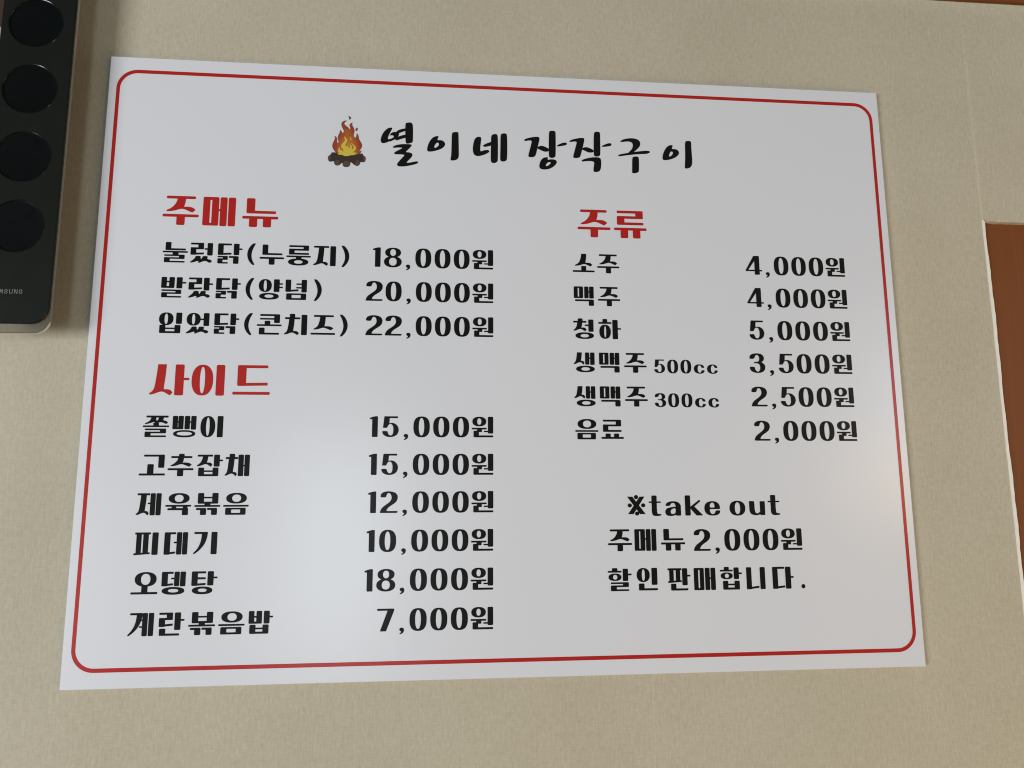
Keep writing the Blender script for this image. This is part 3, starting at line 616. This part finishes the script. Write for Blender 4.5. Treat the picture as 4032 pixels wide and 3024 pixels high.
    # latin
    g['c'] = G().poly([(78, 56), (76, 45), (64, 35), (44, 31), (22, 34), (6, 46), (0, 66), (6, 87), (22, 98), (44, 102), (64, 99), (78, 88), (80, 78), (76, 75), (58, 75), (56, 82), (52, 92), (42, 94), (32, 86), (29, 66), (32, 47), (42, 39), (52, 42), (56, 52), (58, 58), (74, 59)])
    g['t'] = G().h(0, 60, 33, 7.5).v(14, 40, 0, 60, 5).poly([(14, 50), (14, 84), (18, 96), (28, 101), (44, 101), (60, 99), (61, 93), (58, 91), (46, 91), (40, 86), (40, 50)])
    g['a'] = G().v(54, 80, 46, 100, 4).poly([(4, 48), (8, 38), (22, 31), (42, 28), (62, 31), (76, 40), (80, 56), (80, 62), (54, 62), (54, 50), (48, 38), (38, 37), (30, 42), (27, 50), (22, 52), (6, 52)]).add(chaikin([(60, 54), (30, 58), (8, 64), (0, 80), (6, 96), (20, 102), (42, 101), (62, 92)]), chaikin([(54, 63), (40, 65), (30, 72), (28, 84), (34, 92), (46, 91), (54, 84)]))
    g['k'] = G().v(0, 27, 0, 100).add(fillet([(24, 58), (70, 23), (76, 24), (77, 30), (36, 64), (24, 68)], 3)).add(fillet([(30, 60), (44, 53), (87, 97), (86, 100), (56, 100), (28, 68)], 3))
    g['e'] = G().add(chaikin([(80, 66), (78, 48), (66, 34), (42, 28), (18, 33), (4, 46), (0, 66), (5, 86), (20, 98), (44, 102), (68, 97), (80, 84), (80, 76), (66, 75), (56, 76), (52, 90), (42, 94), (32, 88), (28, 74), (27, 68), (50, 67)], 2)).add(fillet([(20, 62), (80, 62), (80, 69), (20, 69)], 2))
    g['e'] = G().o(0, 28, 80, 102, 27, 37, 54, 93).h(24, 80, 66, 7)
    g['o'] = G().o(0, 28, 80, 102, 27, 36, 54, 94)
    g['u'] = G().v(54, 80, 31, 100, 4).poly([(0, 31), (4, 30), (22, 30), (27, 32), (27, 60), (28, 82), (34, 91), (44, 91), (54, 82), (60, 90), (52, 98), (36, 102), (16, 99), (4, 90), (0, 74), (0, 50)])
    g['※'] = G().add([(0, 5), (26, 5), (90, 91), (62, 91)]).add([(62, 5), (86, 5), (30, 91), (3, 91)]).add(sellipse(34, -3, 55, 18, 2, 20)).add(sellipse(2, 38, 23, 58, 2, 20)).add(sellipse(68, 38, 89, 58, 2, 20)).add(sellipse(37, 78, 58, 98, 2, 20))
    return g
GLYPH = GL()
# an e open at the lower right: the bar closes the upper bowl, a slit parts it from the tail
GLYPH['e'].p = [(chaikin([(80, 69), (80, 62), (77, 46), (64, 33), (42, 28), (18, 33), (4, 46), (0, 66), (5, 86), (20, 98), (44, 102), (68, 98), (80, 86), (80, 76), (76, 75), (58, 75), (55, 84), (50, 92), (40, 94), (31, 87), (28, 74), (28, 69), (50, 69)], 2), chaikin([(53, 61), (52, 46), (46, 37), (38, 37), (30, 44), (28, 61), (40, 61)], 2))]

LSB = {'0': 8, '1': 8, '2': 6, '3': 7, '4': 4, '5': 8, '7': 9, '8': 4, ',': 15.5, '원': 4.5, 'c': 8, '(': 0, ')': 9, '.': 16}
ADV = {'0': 95.5, '1': 60, '2': 95.5, '3': 95.5, '4': 95.5, '5': 95.5, '7': 95.5, '8': 95.5, ',': 54.5, '원': 110, 'c': 96, '(': 77, ')': 60, '.': 40}

def word(name, text, xl, xr, zb, hgt, mat, parent, at=None, label=None):
    """one printed word: ink from xl to xr, foot line at zb, cell height hgt (all mm)"""
    u = hgt / 100.0
    pos = []; x = 0.0
    for i, ch in enumerate(text):
        if at: pos.append(at[i]); continue
        pos.append(x + LSB.get(ch, 0)); x += ADV.get(ch, 131.5)
    ext = lambda ch: (min(p[0] for o, h in GLYPH[ch].p for p in o), max(p[0] for o, h in GLYPH[ch].p for p in o))
    ink0 = pos[0] + ext(text[0])[0]; ink1 = pos[-1] + ext(text[-1])[1]
    # widen or close the spacing (and, a little, the letters) so that the ink fills xl..xr
    s = (xr - xl) / ((ink1 - ink0) * u)
    sw = 1 + (s - 1) * 0.75
    w1 = ext(text[-1])[1]
    mb = MB(); layer = 0
    span = pos[-1] - pos[0]
    st = ((xr - xl) / u - (w1 - ext(text[0])[0]) * sw) / span if span else s
    for i, ch in enumerate(text):
        ox = xl + ((pos[i] - pos[0]) * st - ext(text[0])[0] * sw) * u
        for k, (o, h) in enumerate(GLYPH[ch].p):
            loops = [[(ox + px * sw * u, zb + (100 - py) * u) for px, py in l] for l in ([o, h] if h else [o])]
            mb.tess(loops, -0.10 - 0.012 * k)
    o = mb.build(name, mat, parent)
    if label: o['label'] = label
    return o

# ------------------------------------------------------------------ the menu board
board = empty('menu_board', W(0, WY, -300))
tag(board, 'white printed menu board with red rounded border and Korean prices on the wall', 'menu board')
bx = MB()
bx.prism(rrect(-400, -300, 400, 300, 0.6, 2), 0.5, 5.2)
face = rrect(-399.6, -299.6, 399.6, 299.6, 0.6, 2); rim = rrect(-400, -300, 400, 300, 0.6, 2)
bx.tess([face], 0.0)
bx.quad_strip([W(x, 0.0, z) for x, z in face], [W(x, 0.5, z) for x, z in rim], True)
bx.build('panel', M_BOARD, board)
fr = MB()
fr.tess([rrect(-392.6, -286.0, 392.6, 286.6, 20, 12), rrect(-389.2, -282.4, 389.2, 282.9, 16.6, 12)], -0.10)
fr.build('border_line', M_RED, board)

tm = MB()
for k, (o, h) in enumerate(TITLE):
    tm.tess([chaikin(o, 2)] + ([chaikin(h, 2)] if h else []), -0.10 - 0.012 * (k % 6))
tag(tm.build('title_lettering', M_BLACK, board), 'black brush lettering of the title')

fire = empty('campfire_picture', W(-167, 0, 192)); fire.parent = board; fire.matrix_parent_inverse = board.matrix_basis.inverted()
tag(fire, 'small printed picture of a campfire beside the title')
M_FLAME = flame_mat(ZC + 0.207, ZC + 0.241, -0.1665, 0.0145)
def pic(name, shapes, mat, y, it=1, grow=0.0):
    m_ = MB()
    for s_ in shapes:
        q = chaikin(s_, it)
        m_.tess([inset(q, grow)] if grow else [q], y)
    return m_.build(name, mat, fire)
pic('flame_outline', [FIRE['flame'], FIRE['spark1'], FIRE['spark2']], M_LINE, -0.10)
pic('flame', [FIRE['flame'], FIRE['spark1'], FIRE['spark2']], M_FLAME, -0.13, 1, 0.22)
pic('flame_core', [FIRE['core'], FIRE['glint1'], FIRE['glint2']], M_YELLOW, -0.19)
pic('log_pile', [FIRE['logs']], M_LOG, -0.16)
for cx, cz, rx, rz in LOG_ENDS:
    m_ = MB(); m_.tess([sellipse(cx - rx, cz - rz, cx + rx, cz + rz, 2.2, 24)], -0.19); m_.build('log_end', M_LOGEND, fire)

HEADINGS = [('주메뉴', -340.6, -231.5, 126.7, 29.5), ('사이드', -341.8, -232.3, -39.7, 29.4), ('주류', 65.9, 137.6, 125.9, 29.5)]
ITEMS = [('눌렀닭(누룽지)', -338.1, -161.9, 89.0, 20.3), ('발랐닭(양념)', -337.5, -187.3, 54.3, 20.2), ('입었닭(콘치즈)', -337.4, -161.6, 19.6, 20.1),
         ('쫄뱅이', -345.3, -273.4, -78.8, 19.9), ('고추잡채', -346.1, -247.7, -114.8, 19.9), ('제육볶음', -346.3, -246.8, -150.1, 20.0),
         ('피데기', -345.9, -273.3, -185.3, 20.0), ('오뎅탕', -346.1, -271.3, -220.3, 20.0), ('계란볶음밥', -346.3, -220.8, -255.9, 20.0),
         ('소주', 60.0, 108.0, 88.2, 20.0), ('맥주', 60.6, 107.9, 54.0, 20.0), ('청하', 59.4, 107.9, 20.2, 20.0),
         ('생맥주', 59.2, 132.8, -13.6, 20.0), ('생맥주', 59.2, 132.8, -47.5, 20.0), ('음료', 59.5, 107.5, -80.0, 20.0)]
VOLUMES = [('500cc', 140.4, 205.7, -13.7, 13.9), ('300cc', 139.9, 205.5, -47.8, 13.9)]
PRICES = [('18,000원', -139.1, -20.4, 89.4, 20.0), ('20,000원', -145.1, -20.4, 54.9, 20.0), ('22,000원', -144.6, -20.4, 20.5, 19.9),
          ('15,000원', -138.3, -20.7, -78.2, 19.9), ('15,000원', -138.5, -20.7, -114.0, 20.0), ('12,000원', -138.4, -20.8, -149.4, 20.0),
          ('10,000원', -139.0, -21.0, -185.0, 20.1), ('18,000원', -140.1, -21.1, -220.6, 20.1), ('7,000원', -127.8, -21.2, -256.2, 20.1),
          ('4,000원', 240.7, 348.0, 90.5, 20.2), ('4,000원', 240.6, 347.9, 56.2, 20.2), ('5,000원', 241.0, 348.2, 21.9, 20.1),
          ('3,500원', 239.4, 347.8, -12.4, 20.1), ('2,500원', 239.2, 347.2, -46.5, 20.0), ('2,000원', 240.2, 347.5, -80.9, 20.0)]
for t, xl, xr, zb, hh in HEADINGS: word('heading', t, xl, xr, zb, hh, M_RED, board, label='large red section heading')
for t, xl, xr, zb, hh in ITEMS: word('item_name', t, xl, xr, zb, hh, M_BLACK, board)
for t, xl, xr, zb, hh in VOLUMES: word('volume_text', t, xl, xr, zb, hh, M_BLACK, board)
for t, xl, xr, zb, hh in PRICES: word('price', t, xl, xr, zb, hh, M_BLACK, board)
word('note_text', '※takeout', 108.9, 262.0, -153.9, 19.5, M_BLACK, board, at=[0, 105, 183, 283, 377, 503, 602, 696])
word('note_text', '주메뉴', 89.1, 164.8, -187.0, 20.6, M_BLACK, board)
word('note_text', '2,000원', 173.3, 282.5, -187.6, 20.6, M_BLACK, board)
word('note_text', '할인', 88.1, 136.4, -223.8, 20.9, M_BLACK, board)
word('note_text', '판매합니다.', 146.3, 283.1, -224.4, 20.8, M_BLACK, board)
